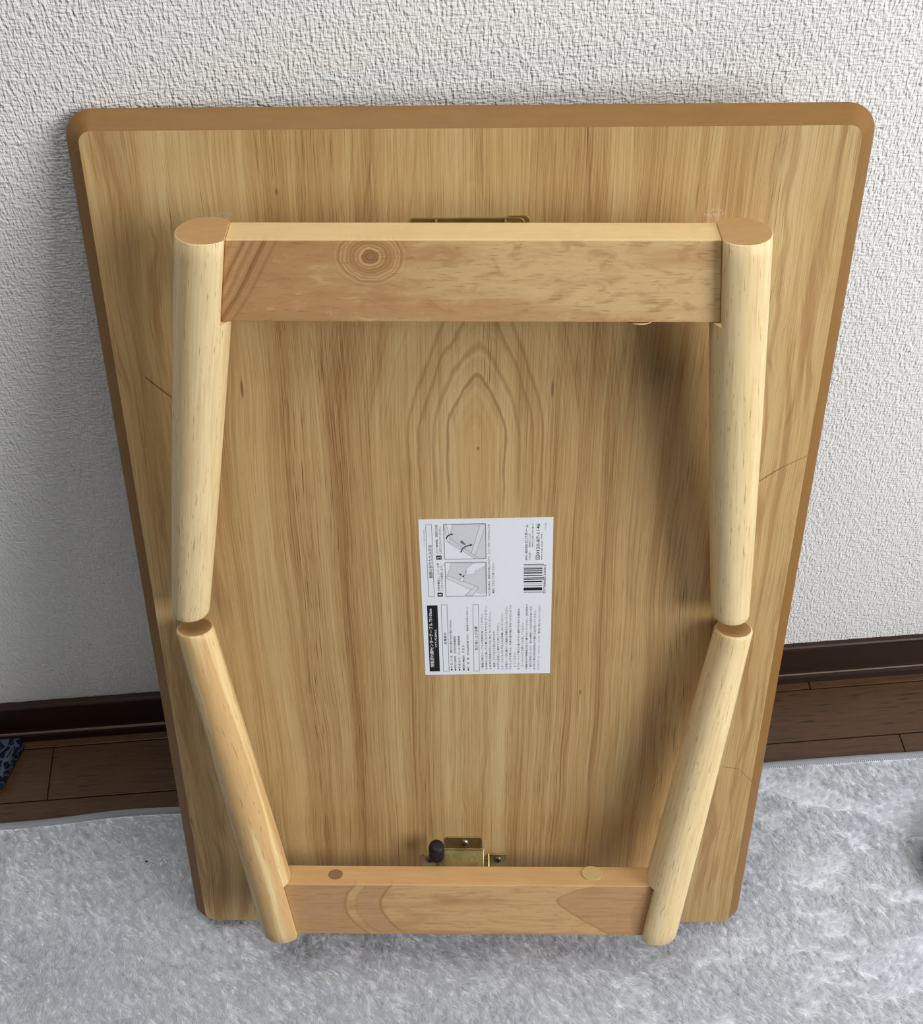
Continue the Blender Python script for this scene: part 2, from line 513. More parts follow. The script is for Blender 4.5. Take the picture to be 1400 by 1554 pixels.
link('plank', mesh('plank_field', v, f), plank_m, floor)

prof = [(0, 0), (-12.5, 0), (-12.5, 4.5), (-11.8, 8.5), (-10.2, 10.8), (-8.2, 11.4), (-7.4, 13.0), (-7.0, 55.0), (-6.2, 57.3), (-4.5, 58.3), (0, 58.6)]
v, f = prism([(a * MM, b * MM) for a, b in prof], -1.8, 1.8)
bb = tag(link('baseboard_back', mesh('baseboard_back', v, f), base_m), 'dark brown baseboard with a stepped foot along the wall', kind='structure')
v, f = prism([(a * MM, b * MM) for a, b in [(-8.0, 10.9), (-8.9, 10.7), (-9.3, 11.2), (-8.8, 11.8), (-7.6, 11.9)]], -1.8, 1.8)
link('highlight_bead', mesh('highlight_bead', v, f), mat_plain('highlight_brown', srgb(126, 106, 92), 0.3, 0.5), bb)  # paler strip paints in the highlight along the foot's upper edge

# ------------------------------------------------------------------ rug
RX0, RX1, RY0, RY1 = -1.05, 1.05, -1.9, -0.104
def rug_edge(x):
    xm = x * 1000
    return -0.1045 + 0.0035 * np.exp(-((xm + 330) / 55) ** 2) - 0.004 * np.clip((xm - 250) / 300, 0, 1) - 0.0015 * np.sin(xm * 0.011)
pile_m = mat_pile()
rug = tag(bpy.data.objects.new('rug', None), 'plush pale grey rug covering most of the floor under the table', 'rug')
COL.objects.link(rug)
nx = 160
xs = np.linspace(RX0, RX1, nx)
ed = rug_edge(xs)
V = [(x, RY1 * 0 + e, z) for z in (0.0005, 0.0035) for x, e in zip(xs, ed)] + [(x, RY0, z) for z in (0.0005, 0.0035) for x in xs]
F = []
for i in range(nx - 1):
    F += [(nx + i, nx * 3 + i, nx * 3 + i + 1, nx + i + 1), (i, i + 1, nx * 2 + i + 1, nx * 2 + i),
          (i, nx + i, nx + i + 1, i + 1), (nx * 2 + i, nx * 2 + i + 1, nx * 3 + i + 1, nx * 3 + i)]
F += [(0, nx * 2, nx * 3, nx), (nx - 1, nx * 2 - 1, nx * 4 - 1, nx * 3 - 1)]
link('backing', mesh('backing', V, F), mat_plain('grey_rug_backing', srgb(226, 228, 234), 0.9, 0.1), rug)
# stitched binding along the edge that faces the wall
gb = G('grey_diagonal_binding')
x, y, z = gb.xyz()
st = ((x * 1.0 + y * 1.4) * 3.2).sin()
gb.bump(st, 0.0005, 1.0)
bind_m = gb.set(gb.mix(st * 0.5 + 0.5, srgb(176, 180, 190), srgb(206, 209, 216)), 0.9, 0.1)
pr = [(-0.0065, 0.0034), (-0.0060, 0.0058), (-0.003, 0.0072), (0.0, 0.0058), (0.0012, 0.003), (0.0004, 0.0003), (-0.0065, 0.0003)]
V, F = [], []
for x, e in zip(xs, ed): V += [(x, e + a, b) for a, b in pr]
k = len(pr)
for i in range(nx - 1):
    for j in range(k): F.append((i * k + j, (i + 1) * k + j, (i + 1) * k + (j + 1) % k, i * k + (j + 1) % k))
F += [tuple(range(k)), tuple(range((nx - 1) * k, nx * k))[::-1]]
link('edge_binding', mesh('edge_binding', V, F), bind_m, rug, smooth=True)

def pile(n, x0, x1, y0, y1, width):
    px = rng.uniform(x0, x1, n); py = rng.uniform(y0, y1, n)
    keep = py < rug_edge(px) - 0.006
    px, py = px[keep], py[keep]; n = len(px)
    X, Y = px * 1000, py * 1000
    # nap direction: large brushed patches (more broken to the right), then tufts
    big = vnoise(X / 38 + 7, Y / 21 + 40, 1) * 0.6 + vnoise(X / 15 + 90, Y / 10 + 3, 2) * 0.4
    right = np.clip((X - 60) / 260, 0, 1)
    sw = np.clip((big - 0.54) / 0.05, 0, 1) * (0.25 + 0.75 * right)
    ang = -1.15 + 0.7 * (vnoise(X / 120, Y / 90 + 11, 3) - 0.5) + sw * 1.5
    ang += (1.0 + 0.7 * right) * (vnoise(X / 3.2 + 31, Y / 3.8 + 77, 4) - 0.5) + rng.normal(0, 0.18, n)
    lean = 0.74 + 0.52 * (vnoise(X / 2.6 + 5, Y / 3.6 + 9, 5)) + rng.normal(0, 0.08, n) + 0.15 * sw
    L = (0.0080 + 0.0012 * (vnoise(X / 6, Y / 6, 6) - 0.5) + rng.normal(0, 0.0005, n)) * (1 - 0.10 * sw)
    dx, dy, dz = np.sin(lean) * np.cos(ang) * L, np.sin(lean) * np.sin(ang) * L, np.minimum(np.cos(lean) * L, 0.0054 - rng.uniform(0, 0.0006, n))
    a2 = rng.uniform(0, math.pi, n)
    wx, wy = np.cos(a2) * width / 2, np.sin(a2) * width / 2
    base = np.stack([px, py, np.full(n, 0.0032)], 1)
    w = np.stack([wx, wy, np.zeros(n)], 1)
    tip = base + np.stack([dx, dy, dz], 1)
    return np.stack([base - w, base + w, tip], 1).reshape(-1, 3)

P = np.concatenate([pile(430000, -0.58, 0.62, -0.46, -0.10, 0.0011), pile(460000, RX0 + 0.01, RX1 - 0.01, -1.0, -0.46, 0.0026),
                    pile(70000, RX0 + 0.01, -0.58, -0.46, -0.10, 0.0026), pile(66000, 0.62, RX1 - 0.01, -0.46, -0.10, 0.0026),
                    pile(400000, RX0 + 0.01, RX1 - 0.01, RY0 + 0.01, -1.0, 0.0050)])
me = bpy.data.meshes.new('pile')
nt = len(P) // 3
me.vertices.add(len(P)); me.vertices.foreach_set('co', P.astype(np.float32).ravel())
me.loops.add(len(P)); me.loops.foreach_set('vertex_index', np.arange(len(P), dtype=np.int32))
me.polygons.add(nt); me.polygons.foreach_set('loop_start', np.arange(0, len(P), 3, dtype=np.int32))
me.update()
tag(link('pile', me, pile_m, rug), kind='stuff')

# ------------------------------------------------------------------ the folding table
H, CI = 728.835, 10.582             # length of the flat underside, width of the sloping edge (mm)
table = tag(bpy.data.objects.new('folding_table', None),
            'light wooden folding low table leaning on the wall, underside showing with both leg pairs folded', 'table')
COL.objects.link(table)
TM = Matrix(((0.996221, 0.029619, -0.081647), (-0.08674, 0.291269, -0.952701), (-0.004437, 0.956182, 0.292738)))
tm = TM.to_4x4(); tm.translation = Vector((0, -0.250729, 0.023446))
table.matrix_world = tm

# board: flat underside, sloping edge, top face against the wall
sec = [(CI, 0.0), (CI - 0.5, -0.35), (CI * 0.55, -4.2), (1.6, -8.6), (0.35, -10.2), (0.0, -11.6), (0.5, -13.6), (2.0, -15.0)]
W0, H0 = 500.0, 750.0
V, F, MI = [], [], []
rings = []
seg = 10
for ins, z in sec:
    p = roundrect(W0 - 2 * ins, H0 - 2 * ins, 18.5 - ins * 0.98, 0.0, H / 2, seg)
    rings.append(len(V)); V += [(a, b, z) for a, b in p]
n = len(p)
for j in range(len(sec) - 1):
    for k in range(n):
        F.append((rings[j] + k, rings[j + 1] + k, rings[j + 1] + (k + 1) % n, rings[j] + (k + 1) % n)); MI.append(0)
F.append(tuple(range(rings[-1] + n - 1, rings[-1] - 1, -1))); MI.append(0)
board_rim = link('edge_rim', mesh('edge_rim', mmv(V), F, MI), mat_rim(), table)
V = [(a, b, 0.05) for a, b in roundrect(W0 - 2 * CI, H0 - 2 * CI, 18.5 - CI * 0.98, 0.0, H / 2, seg)]
V += [(a, b, -0.5) for a, b, c in V]
F = [tuple(range(n))] + [(k, n + k, n + (k + 1) % n, (k + 1) % n) for k in range(n)]
tag(link('board_underside', mesh('board_underside', mmv(V), F), mat_veneer(), table), 'straight-grained brown veneer panel with an arched figure')

# leg pair frames: local x along the rail, y towards the middle of the board, z away from the board
PHI = 0.1035
def frame(upper, yaw):
    U = Vector((0, math.cos(PHI), -math.sin(PHI))); Vv = Vector((0, math.sin(PHI), math.cos(PHI))); X = Vector((1, 0, 0))
    m = Matrix((X, U, Vv)).transposed().to_4x4()
    m.translation = Vector((0, 76.707, 40.79)) * MM
    if upper:
        m = Matrix.Translation(Vector((0, H, 0)) * MM) @ Matrix.Rotation(math.pi, 4, 'Z') @ m
    c = m.translation.copy()
    return Matrix.Translation(c) @ Matrix.Rotation(math.radians(yaw), 4, 'Z') @ Matrix.Translation(-c) @ m

HH, TT = 28.22, 11.52               # half height and half thickness of the rails
FACET = 12.6                        # the rail ends meet flats milled this far from the leg axes
KNOT = (59.0, -17.0)

def leg(name, side, xa, xb, fm, mat, endm):
    """tapered round leg; side +1/-1 in the local frame, flat milled where the rail meets it"""
    u0, u1, v0, v1 = -29.75, 281.0, 2.9, 6.3
    def rad(u):
        t = (u - u0) / (u1 - u0)
        return 18.7 - 1.6 * t - 2.9 * t * t
    us = [u0, u0 + 0.5, u0 + 12, u0 + 26, u0 + 40, 28.6, 28.6, 34, 60, 100, 140, 180, 215, 245, 265, 275, u1 - 1.6, u1 - 0.5, u1]
    N = 40
    A = Vector((side * xa, u0, v0)); B = Vector((side * xb, u1, v1))
    ax = (B - A).normalized()
    zx = ax; xx = Vector((0, 0, 1)).cross(zx).normalized(); yy = zx.cross(xx)
    rot = Matrix((xx, yy, zx)).transposed().to_4x4(); rot.translation = A
    inv = rot.inverted()
    V, F, MI = [], [], []
    for j, u in enumerate(us):
        t = (u - u0) / (u1 - u0); c = A.lerp(B, t); r = rad(u)
        if j == 0: r -= 0.45
        if u == u1: r -= 1.5
        if abs(u - (u1 - 0.5)) < 1e-6: r -= 0.5
        for k in range(N):
            a = 2 * math.pi * k / N
            p = Vector((c.x + r * math.cos(a), u, c.z + r * math.sin(a)))
            if j <= 5:
                if side > 0: p.x = max(p.x, c.x - FACET + 0.1)
                else: p.x = min(p.x, c.x + FACET - 0.1)
            q = inv @ p
            V.append(tuple(q * MM))
    for j in range(len(us) - 1):
        for k in range(N):
            F.append((j * N + k, (j + 1) * N + k, (j + 1) * N + (k + 1) % N, j * N + (k + 1) % N)); MI.append(0)
    F.append(tuple(range(N))); MI.append(1)
    F.append(tuple(range(len(us) * N - 1, (len(us) - 1) * N - 1, -1))); MI.append(1)
    me = mesh(name, V, F, MI)
    rm = rot.copy(); rm.translation = rot.translation * MM
    o = link(name, me, [mat, endm], table, fm @ rm)
    me.polygons.foreach_set('use_smooth', [len(p.vertices) == 4 for p in me.polygons])
    e = o.modifiers.new('sharp', 'EDGE_SPLIT'); e.split_angle = math.radians(50)
    return o

def rail(name, fm, mat, ends):
    """ends: (xa, xb) of the leg at local -x, then at local +x; the rail ends follow the leaning legs"""
    v, f = box(-1, 1, -HH, HH, -TT, TT)
    def ex(s, u):
        xa, xb = ends[0 if s < 0 else 1]
        return s * (xa + (xb - xa) * (u + 29.75) / 310.75 - FACET)
    v = [(ex(p[0], p[1]), p[1], p[2]) for p in v]
    return bevel(link(name, mesh(name, mmv(v), f), mat, table, fm), 0.0009, 2)

pale = mat_leg('pale_rubberwood', srgb(240, 217, 168), srgb(230, 202, 150), 0.5)
striped = mat_leg('striped_rubberwood', srgb(238, 212, 158), srgb(212, 172, 116), 0.9)
endg = mat_endgrain()
fu, fl = frame(True, -0.44), frame(False, -0.16)
# in the upper frame local +x is the left side of the picture
LEGS = {('u', 1): (157.6, 205.2), ('u', -1): (162.4, 198.4), ('l', -1): (158.6, 207.0), ('l', 1): (163.0, 200.0)}
leg('leg', +1, *LEGS['u', 1], fu, pale, endg)
leg('leg', -1, *LEGS['u', -1], fu, pale, endg)
leg('leg', -1, *LEGS['l', -1], fl, striped, endg)
leg('leg', +1, *LEGS['l', 1], fl, pale, endg)
ru = tag(rail('rail', fu, mat_rail_upper(), (LEGS['u', -1], LEGS['u', 1])), 'rail with a round knot')
rl = tag(rail('rail', fl, mat_rail_lower(), (LEGS['l', -1], LEGS['l', 1])), 'pinkish rail with a tongue-shaped figure')

# screw hole and cover discs on the inner edges of the rails
hole_m = mat_plain('brown_hole', srgb(150, 116, 88), 0.8, 0.1)
disc_m = mat_plain('pale_cover_disc', srgb(206, 178, 122), 0.4, 0.4)
def disc(name, par, x, z, r, h0, h1, m, tilt=0.0):
    v, f = lathe([(r - 0.25, h0), (r, h0 + 0.15), (r, h1 - 0.15), (r - 0.25, h1)], 28)
    o = link(name, mesh(name, mmv(v), f), m, par,
             Matrix.Translation(Vector((x, HH, z)) * MM) @ Matrix.Rotation(math.radians(-90 + tilt), 4, 'X'))
    return o
disc('screw_hole', rl, -111.6, -0.5, 6.4, -2.0, 0.06, hole_m)
disc('cover_disc', rl, 106.5, -3.0, 8.6, 0.0, 0.8, disc_m)
disc('cover_disc', ru, -107.0, 3.2, 8.6, 2.0, 2.9, disc_m, 10.0)

# hinge brackets
zinc = mat_zinc(); steel = mat_plain('screw_steel', srgb(150, 140, 118), 0.3, 0.5, 0.9); slot_m = mat_plain('screw_recess', srgb(28, 24, 18), 0.6, 0.2)
def screw(par, x, y, z, r=4.0):
    v, f = lathe([(r, 0.0), (r * 0.96, 0.5), (r * 0.75, 1.3), (r * 0.4, 1.75), (0.05, 1.9)], 20)
    o = link('screw', mesh('screw', mmv(v), f), steel, par, Matrix.Translation(Vector((x, y, z)) * MM), smooth=True)
    v2, f2 = merge(*[box(*q) for q in ((-r * 0.5, r * 0.5, -0.4, 0.4, 1.2, 2.02), (-0.4, 0.4, -r * 0.5, r * 0.5, 1.2, 2.0))])
    o.data.materials.append(slot_m)
    vv = [tuple(q.co) for q in o.data.vertices]; ff = [tuple(q.vertices) for q in o.data.polygons]
    k0 = len(ff)
    V3, F3 = merge((vv, ff), (mmv(v2), f2))
    me = mesh('screw', V3, F3, [0] * k0 + [1] * len(f2)); me.materials.append(steel); me.materials.append(slot_m)
    o.data = me
    return o

def bracket(m):
    b = bpy.data.objects.new('hinge_bracket', None)
    COL.objects.link(b); b.parent = table; b.matrix_local = m
    t = 1.4
    # foot tab lying on the board
    v, f = slab(roundrect(32, 17, 3.5, -2.0, 103.0, 5), 0.1, t)
    bevel(link('tab', mesh('tab', mmv(v), f), zinc, b), 0.0004, 2)
    # sloping tongue from the tab up to the rail
    w = 16.0
    pf = [(97.5, 0.2), (97.5, 1.6), (96.0, 2.6), (70.0, 27.5), (60.0, 28.6), (60.0, 27.2), (69.3, 26.0), (95.0, 0.8)]
    v, f = prism(pf, -20.0, 15.5)
    bevel(link('tongue', mesh('tongue', mmv(v), f), zinc, b), 0.0004, 2)
    # side wings with a screw each
    for x0, x1, yt in ((20.6, 36.0, 90.0), (-39.0, -25.0, 89.0)):
        v, f = slab(roundrect(x1 - x0, 34, 2.5, (x0 + x1) / 2, yt - 17, 4), 0.1, t)
        bevel(link('wing', mesh('wing', mmv(v), f), zinc, b), 0.0004, 2)
    for x0 in (19.2, -24.5):
        v, f = box(x0, x0 + 1.4, 57.0, 90.0, 0.1, 26.0)
        v = [(a, (y if z < 5 or y < 60 else 74.0), z) for a, y, z in v]
        bevel(link('cheek', mesh('cheek', mmv(v), f), zinc, b), 0.0003, 2)
    screw(b, -1.8, 104.4, t, 4.0); screw(b, 28.0, 83.0, t, 4.0); screw(b, -32.0, 83.0, t, 4.0)
    return b
bl = bracket(Matrix.Identity(4))
bu = bracket(Matrix.Translation(Vector((0, H, 0)) * MM) @ Matrix.Rotation(math.pi, 4, 'Z'))
# back plate of the upper hinge that shows over the rail
v, f = slab(roundrect(73, 34, 4, 0.0, 655.8, 5), 0.1, 1.6)
bevel(link('hinge_plate', mesh('hinge_plate', mmv(v), f), zinc, table), 0.0006, 2)
v, f = slab(roundrect(72, 34, 4, 0.0, 66.8, 5), 0.1, 0.9)
bevel(link('hinge_plate', mesh('hinge_plate', mmv(v), f), zinc, table), 0.0003, 2)

# release levers with a black rubber tip
rub = mat_plain('black_rubber', srgb(24, 24, 26), 0.6, 0.4)
def lever(m):
    e = bpy.data.objects.new('release_lever', None)
    COL.objects.link(e); e.parent = table; e.matrix_local = m
    v, f = box(-1.2, 1.2, -2.0, 2.0, -34.0, 4.0)
    bevel(link('lever_arm', mesh('lever_arm', mmv(v), f), zinc, e), 0.0003, 2)
    v, f = lathe([(4.5, -9.0), (6.4, -8.2), (6.8, -6.5), (6.8, 1.0), (6.5, 1.4), (6.8, 1.8), (6.8, 6.0), (6.2, 8.2), (4.6, 9.4), (0.1, 9.9)], 28)
    link('rubber_tip', mesh('rubber_tip', mmv(v), f), rub, e, smooth=True)
    return e
LEV = Matrix.Translation(Vector((-25.5, 112.0, 17.5)) * MM) @ Matrix.Rotation(math.radians(-80), 4, 'X')
lever(LEV)
lever(Matrix.Translation(Vector((0, H + 14, 0)) * MM) @ Matrix.Rotation(math.pi, 4, 'Z') @ LEV)

# ------------------------------------------------------------------ printed paper label stuck on the board
paper_g = G('white_label_paper')
x, y, z = paper_g.xyz()
cr1 = paper_g.noise(x * 0.02, y * 0.10, 0.0, 3.0)
paper_g.bump(cr1, 0.0006, 0.35)
paper_m = paper_g.set(srgb(234, 239, 248), 0.38, 0.4)
inks = {'k': mat_plain('black_ink', srgb(22, 23, 27), 0.5, 0.3), 'w': paper_m, 'g': mat_plain('grey_ink', srgb(150, 154, 162), 0.5, 0.3),
        'f': mat_plain('light_grey_print', srgb(212, 217, 224), 0.5, 0.3), 'l': mat_plain('line_grey_print', srgb(104, 110, 120), 0.5, 0.3),
        'f2': mat_plain('pale_grey_print', srgb(222, 227, 234), 0.5, 0.3)}
v, f = slab([(-49.3, -74.0), (49.4, -74.0), (49.3, 74.0), (-49.3, 74.0)], 0.07, 0.22)
sm = Matrix.Translation(Vector((15.16, 370.05, 0)) * MM) @ Matrix.Rotation(math.radians(1.1), 4, 'Z')
sticker = tag(link('paper_label', mesh('paper_label', mmv(v), f), paper_m, table, sm), 'white printed paper label with text, two drawings and a barcode')
KS = 0.986

class Print:
    def __init__(self): self.V, self.F, self.M = [], [], []
    keys = ['k', 'w', 'g', 'f', 'l', 'f2']
    def add(self, v, f, k, z):
        n = len(self.V); self.V += [(a * KS, b * KS, z) for a, b in v]
        self.F += [tuple(i + n for i in q) for q in f]; self.M += [self.keys.index(k)] * len(f)
    def poly(self, pts, k, z): self.add(pts, [tuple(range(len(pts)))], k, z)
    def line(self, a, b, w, k, z):
        dx, dy = b[0] - a[0], b[1] - a[1]; L = math.hypot(dx, dy) or 1; nx_, ny_ = -dy / L * w / 2, dx / L * w / 2
        self.poly([(a[0] + nx_, a[1] + ny_), (a[0] - nx_, a[1] - ny_), (b[0] - nx_, b[1] - ny_), (b[0] + nx_, b[1] + ny_)], k, z)
    def outline(self, pts, w, k, z):
        for a, b in zip(pts, pts[1:] + pts[:1]): self.line(a, b, w, k, z)
    def build(self, name, parent):
        me = mesh(name, mmv(self.V), self.F, self.M)
        return link(name, me, [inks[k] for k in self.keys], parent)

TEXTS = [
('C1786 01(05)', -46.1, 51.6, 66.0, 1.2, 0, 'g') ,
('脚部の折りたたみ方法', -42.2, 21.2, 52.1, 2.86, 1, 'k') ,
('天板を裏返し、レバーを押', -36.6, 8.8, 35.0, 1.92, 0, 'k') ,
('してロックを解除します。', -34.0, 8.7, 33.4, 1.83, 0, 'k') ,
('ロック解除後、脚部を内側', -36.9, 43.8, 70.1, 1.89, 0, 'k') ,
('に折りたたんでください。', -34.3, 43.7, 68.5, 1.89, 0, 'k') ,
('1', -35.8, 4.8, 5.8, 2.5, 1, 'w') ,
('2', -35.7, 39.3, 41.3, 2.5, 1, 'w') ,
('※ご使用の際は、脚部を外側にひろげて、レバーがロックされたことを', 2.1, 3.6, 69.8, 1.73, 0, 'k') ,
('確認してからご使用ください。', 5.2, 5.7, 34.7, 1.83, 0, 'k') ,
('発売元', 30.3, 36.5, 41.6, 1.73, 1, 'k') ,
('株式会社', 30.2, 42.7, 51.8, 2.24, 1, 'k') ,
('ビバホーム', 30.1, 52.7, 69.0, 2.56, 1, 'k') ,
('〒330-0071', 32.8, 36.5, 44.2, 1.21, 0, 'k') ,
('埼玉県さいたま市', 32.7, 48.4, 61.0, 1.2, 0, 'k') ,
('浦和区上木崎1丁目13番1号', 34.9, 48.4, 69.7, 1.2, 0, 'k') ,
('0120-87-1146', 38.9, 41.5, 69.8, 2.57, 1, 'k') ,
('受付 9:00-18:00', 41.8, 36.6, 54.0, 1.03, 0, 'k') ,
('(土日祝除く)', 41.6, 55.6, 61.3, 1.03, 1, 'k') ,
('V1205', 44.3, 63.8, 70.3, 1.19, 0, 'g') ,
('2976868530003', 44.4, 4.7, 32.0, 1.75, 0, 'k') ,
('突板折れ脚センターテーブル 75×50cm', -44.0, -66.9, -8.2, 3.06, 1, 'w') ,
('VYT-7550NA', -40.3, -46.9, -28.8, 1.62, 1, 'w') ,
('品質表示', -33.0, -43.9, -31.9, 2.25, 1, 'k') ,
('●外 形 寸 法\u3000幅750×奥行500×高さ320mm', -28.6, -71.0, -19.5, 1.81, 0, 'k') ,
('●甲板の表面材\u3000天然木化粧繊維板', -25.6, -71.1, -35.5, 1.82, 0, 'k') ,
('●表 面 加 工\u3000ウレタン樹脂塗装', -22.3, -71.1, -35.3, 1.81, 0, 'k') ,
('●脚部の構造材\u3000天 然 木', -18.9, -71.2, -44.8, 1.82, 0, 'k') ,
('●耐\u3000荷\u3000重\u3000約20kg(測定値であり、保証値ではありません)', -15.2, -71.3, -7.4, 1.8, 0, 'k') ,
('取り扱い上の注意', -8.6, -50.2, -26.1, 2.52, 1, 'k') ,
('1.運搬の際はテーブルの両側を持ってください。', -3.9, -70.0, -13.8, 1.8, 0, 'k') ,
('2.天板の上に乗ったり重いものを載せないでください。', -0.8, -70.0, -6.6, 1.8, 0, 'k') ,
('3.本来の用途以外には使用しないでください。', 2.3, -70.1, -12.2, 1.8, 0, 'k') ,
('破損してケガをする恐れがあります。', 5.5, -67.9, -30.6, 1.81, 0, 'k') ,
('4.水平な安定した場所で使用してください。', 8.7, -70.2, -22.7, 1.81, 0, 'k') ,
('5.テーブルにものを載せたまま移動しないでください。', 11.9, -70.3, -13.2, 1.8, 0, 'k') ,
('6.天板の一ヶ所に集中して過度な荷重をかけないでください。', 15.2, -70.4, -7.1, 1.8, 0, 'k') ,
('7.立ち上がる際には、天板の角や端に手をつかないように', 18.3, -70.4, -5.4, 1.8, 0, 'k') ,
('してください。', 21.7, -67.9, -52.8, 1.82, 0, 'k') ,
('8.フローリング等など滑りやすい場所で使用する場合は、', 24.8, -70.6, -8.4, 1.8, 0, 'k') ,
('カーペットなどを敷いて使用してください。', 27.9, -68.0, -23.1, 1.81, 0, 'k') ,
('9.直射日光や熱器具の近くに置かないでください。変形変色や', 31.1, -70.7, -5.2, 1.8, 0, 'k') ,
('割れの原因になったり、思わぬ事故につながる恐れがあります。', 34.3, -68.1, -6.4, 1.8, 0, 'k') ,
('10.汚れた際は中性洗剤を水で薄めて拭き取ってください。', 37.4, -71.2, -10.9, 1.8, 0, 'k') ,
('11.アルコール・ベンジン・シンナー等は使用しないでください。', 40.8, -71.2, -5.9, 1.8, 0, 'k') ,
]
PICT = {
'p2_plate' : [(-24.75, 69.99), (-0.18, 70.25), (-0.21, 38.57), (-8.23, 38.73), (-27.49, 53.43), (-26.95, 58.05), (-26.41, 62.65)] ,
'p2_rail' : [(-29.15, 55.01), (-27.08, 52.9), (-8.23, 38.73), (-5.25, 38.41), (-10.29, 43.22), (-26.13, 57.0), (-28.19, 59.1)] ,
'p2_leg' : [(-11.36, 43.24), (-8.18, 42.13), (-0.85, 66.97), (-1.23, 69.77), (-4.39, 69.32)] ,
'p2_legL' : [(-31.27, 69.87), (-29.38, 69.83), (-26.74, 58.04), (-27.49, 53.43), (-29.15, 55.01)] ,
'p2_arrow1' : [(-30.13, 57.6), (-29.43, 57.07), (-28.4, 59.36), (-26.8, 60.71), (-25.61, 60.99), (-25.62, 60.38), (-24.12, 61.58), (-25.99, 62.38), (-25.93, 61.77), (-27.29, 61.39), (-29.01, 60.14)] ,
'p2_arrow2' : [(-19.41, 44.97), (-18.88, 44.18), (-17.66, 47.53), (-15.7, 49.57), (-11.65, 50.93), (-11.53, 50.26), (-9.94, 51.52), (-12.04, 52.49), (-11.97, 51.71), (-15.68, 50.6), (-18.28, 48.06)] ,
'p2_lever' : [(-19.63, 54.3), (-18.55, 55.56), (-17.5, 55.28), (-16.88, 54.24), (-15.23, 52.14), (-15.66, 51.63), (-17.35, 52.19), (-18.18, 52.98)] ,
'p1_plate' : [(-26.49, 34.64), (-8.72, 34.81), (-15.25, 29.13), (-16.2, 24.38), (-11.04, 24.27), (-0.63, 31.48), (-0.49, 6.34), (-4.84, 5.89), (-8.72, 7.59), (-6.07, 11.32), (-30.01, 23.06)] ,
'p1_rail' : [(-30.69, 22.01), (-29.15, 23.04), (-6.48, 12.4), (-12.16, 9.82), (-30.08, 20.39)] ,
'p1_leg' : [(-16.61, 3.95), (-10.96, 3.84), (-6.28, 11.32), (-6.91, 12.68), (-8.64, 12.72)] ,
'p1_hand' : [(-9.15, 34.71), (-0.59, 34.9), (-0.63, 31.74), (-7.75, 28.72), (-9.32, 24.24), (-14.06, 24.07), (-16.66, 23.06), (-15.09, 26.48), (-15.48, 28.61), (-13.05, 32.0)] ,
'p1_lev' : [(-20.18, 19.66), (-18.19, 22.02), (-16.91, 21.19), (-17.64, 17.47), (-21.07, 18.34)] ,
'p1_arrow' : [(-20.92, 25.01), (-20.06, 25.25), (-18.58, 24.16), (-19.03, 23.1), (-20.3, 23.82)] ,
'p1_knob' : [(-18.17, 23.09), (-17.09, 23.33), (-16.9, 21.99), (-17.98, 21.75)] ,
}
dg = bpy.context.evaluated_depsgraph_get()
def text_mesh(s, bold):
    cu = bpy.data.curves.new('tmp_text', 'FONT'); cu.body = s; cu.size = 1.0; cu.resolution_u = 2; cu.fill_mode = 'FRONT'
    cu.offset = 0.011 if bold else 0.006
    o = bpy.data.objects.new('tmp_text', cu); COL.objects.link(o)
    bpy.context.view_layer.update()
    ev = o.evaluated_get(bpy.context.evaluated_depsgraph_get())
    me = bpy.data.meshes.new_from_object(ev)
    v = [tuple(q.co) for q in me.vertices]; f = [tuple(q.vertices) for q in me.polygons]
    bpy.data.objects.remove(o); bpy.data.curves.remove(cu); bpy.data.meshes.remove(me)
    return v, f

rect = lambda a, b, c, d: [(a, b), (c, b), (c, d), (a, d)]
pr = Print(); pr.poly(rect(-46.3, -71.5, -38.1, -4.9), 'k', 0.24); pr.build('header_bar', sticker)
for q in (rect(-37.8, 3.4, -33.65, 7.2), rect(-37.75, 38.4, -33.6, 42.2)):
    pr = Print(); pr.poly(q, 'k', 0.24); pr.build('number_square', sticker)
for q in (rect(-44.7, 3.5, -40.3, 70.3), rect(-35.25, -71.5, -30.7, -4.6), rect(-10.74, -71.8, -6.4, -4.9)):
    pr = Print(); pr.outline(q, 0.35, 'l', 0.245); pr.build('heading_frame', sticker)
# free-call mark beside the number: a frame with two loops
pr = Print(); pr.outline(rect(37.45, 36.9, 40.15, 41.1), 0.3, 'k', 0.245)
for cy_ in (38.1, 39.9):
    pr.outline([(38.8 + 0.85 * math.cos(a * math.pi / 5), cy_ + 0.8 * math.sin(a * math.pi / 5)) for a in range(10)], 0.35, 'k', 0.247)
pr.build('call_mark', sticker)
pr = Print()
for b0, b1, kk in [(32.94, 31.5, .6), (30.36, 29.07, .4), (28.92, 27.78, 1), (27.01, 25.97, 1), (25.19, 23.9, 1), (22.6, 21.66, .6),
                   (20.52, 17.91, .6), (16.97, 15.82, .85), (14.88, 13.72, .25), (12.78, 12.04, .5), (10.83, 7.94, 1), (6.77, 5.93, .6)]:
    n_ = 1 if kk > 0.8 else (2 if b0 - b1 > 1.1 else 1)
    w_ = (b0 - b1) * kk / n_ if n_ > 1 else (b0 - b1) * (1 if kk > 0.8 else kk * 1.3)
    end = 43.6 if (b0 > 31 or b1 < 7 or abs(b0 - 20.5) < 0.2) else 42.6
    for q in range(n_):
        c0 = b1 + (b0 - b1) * (q + 0.5) / n_
        pr.poly(rect(28.4, c0 - w_ / 2, end, c0 + w_ / 2), 'k', 0.245)
tag(pr.build('barcode', sticker), kind='stuff')
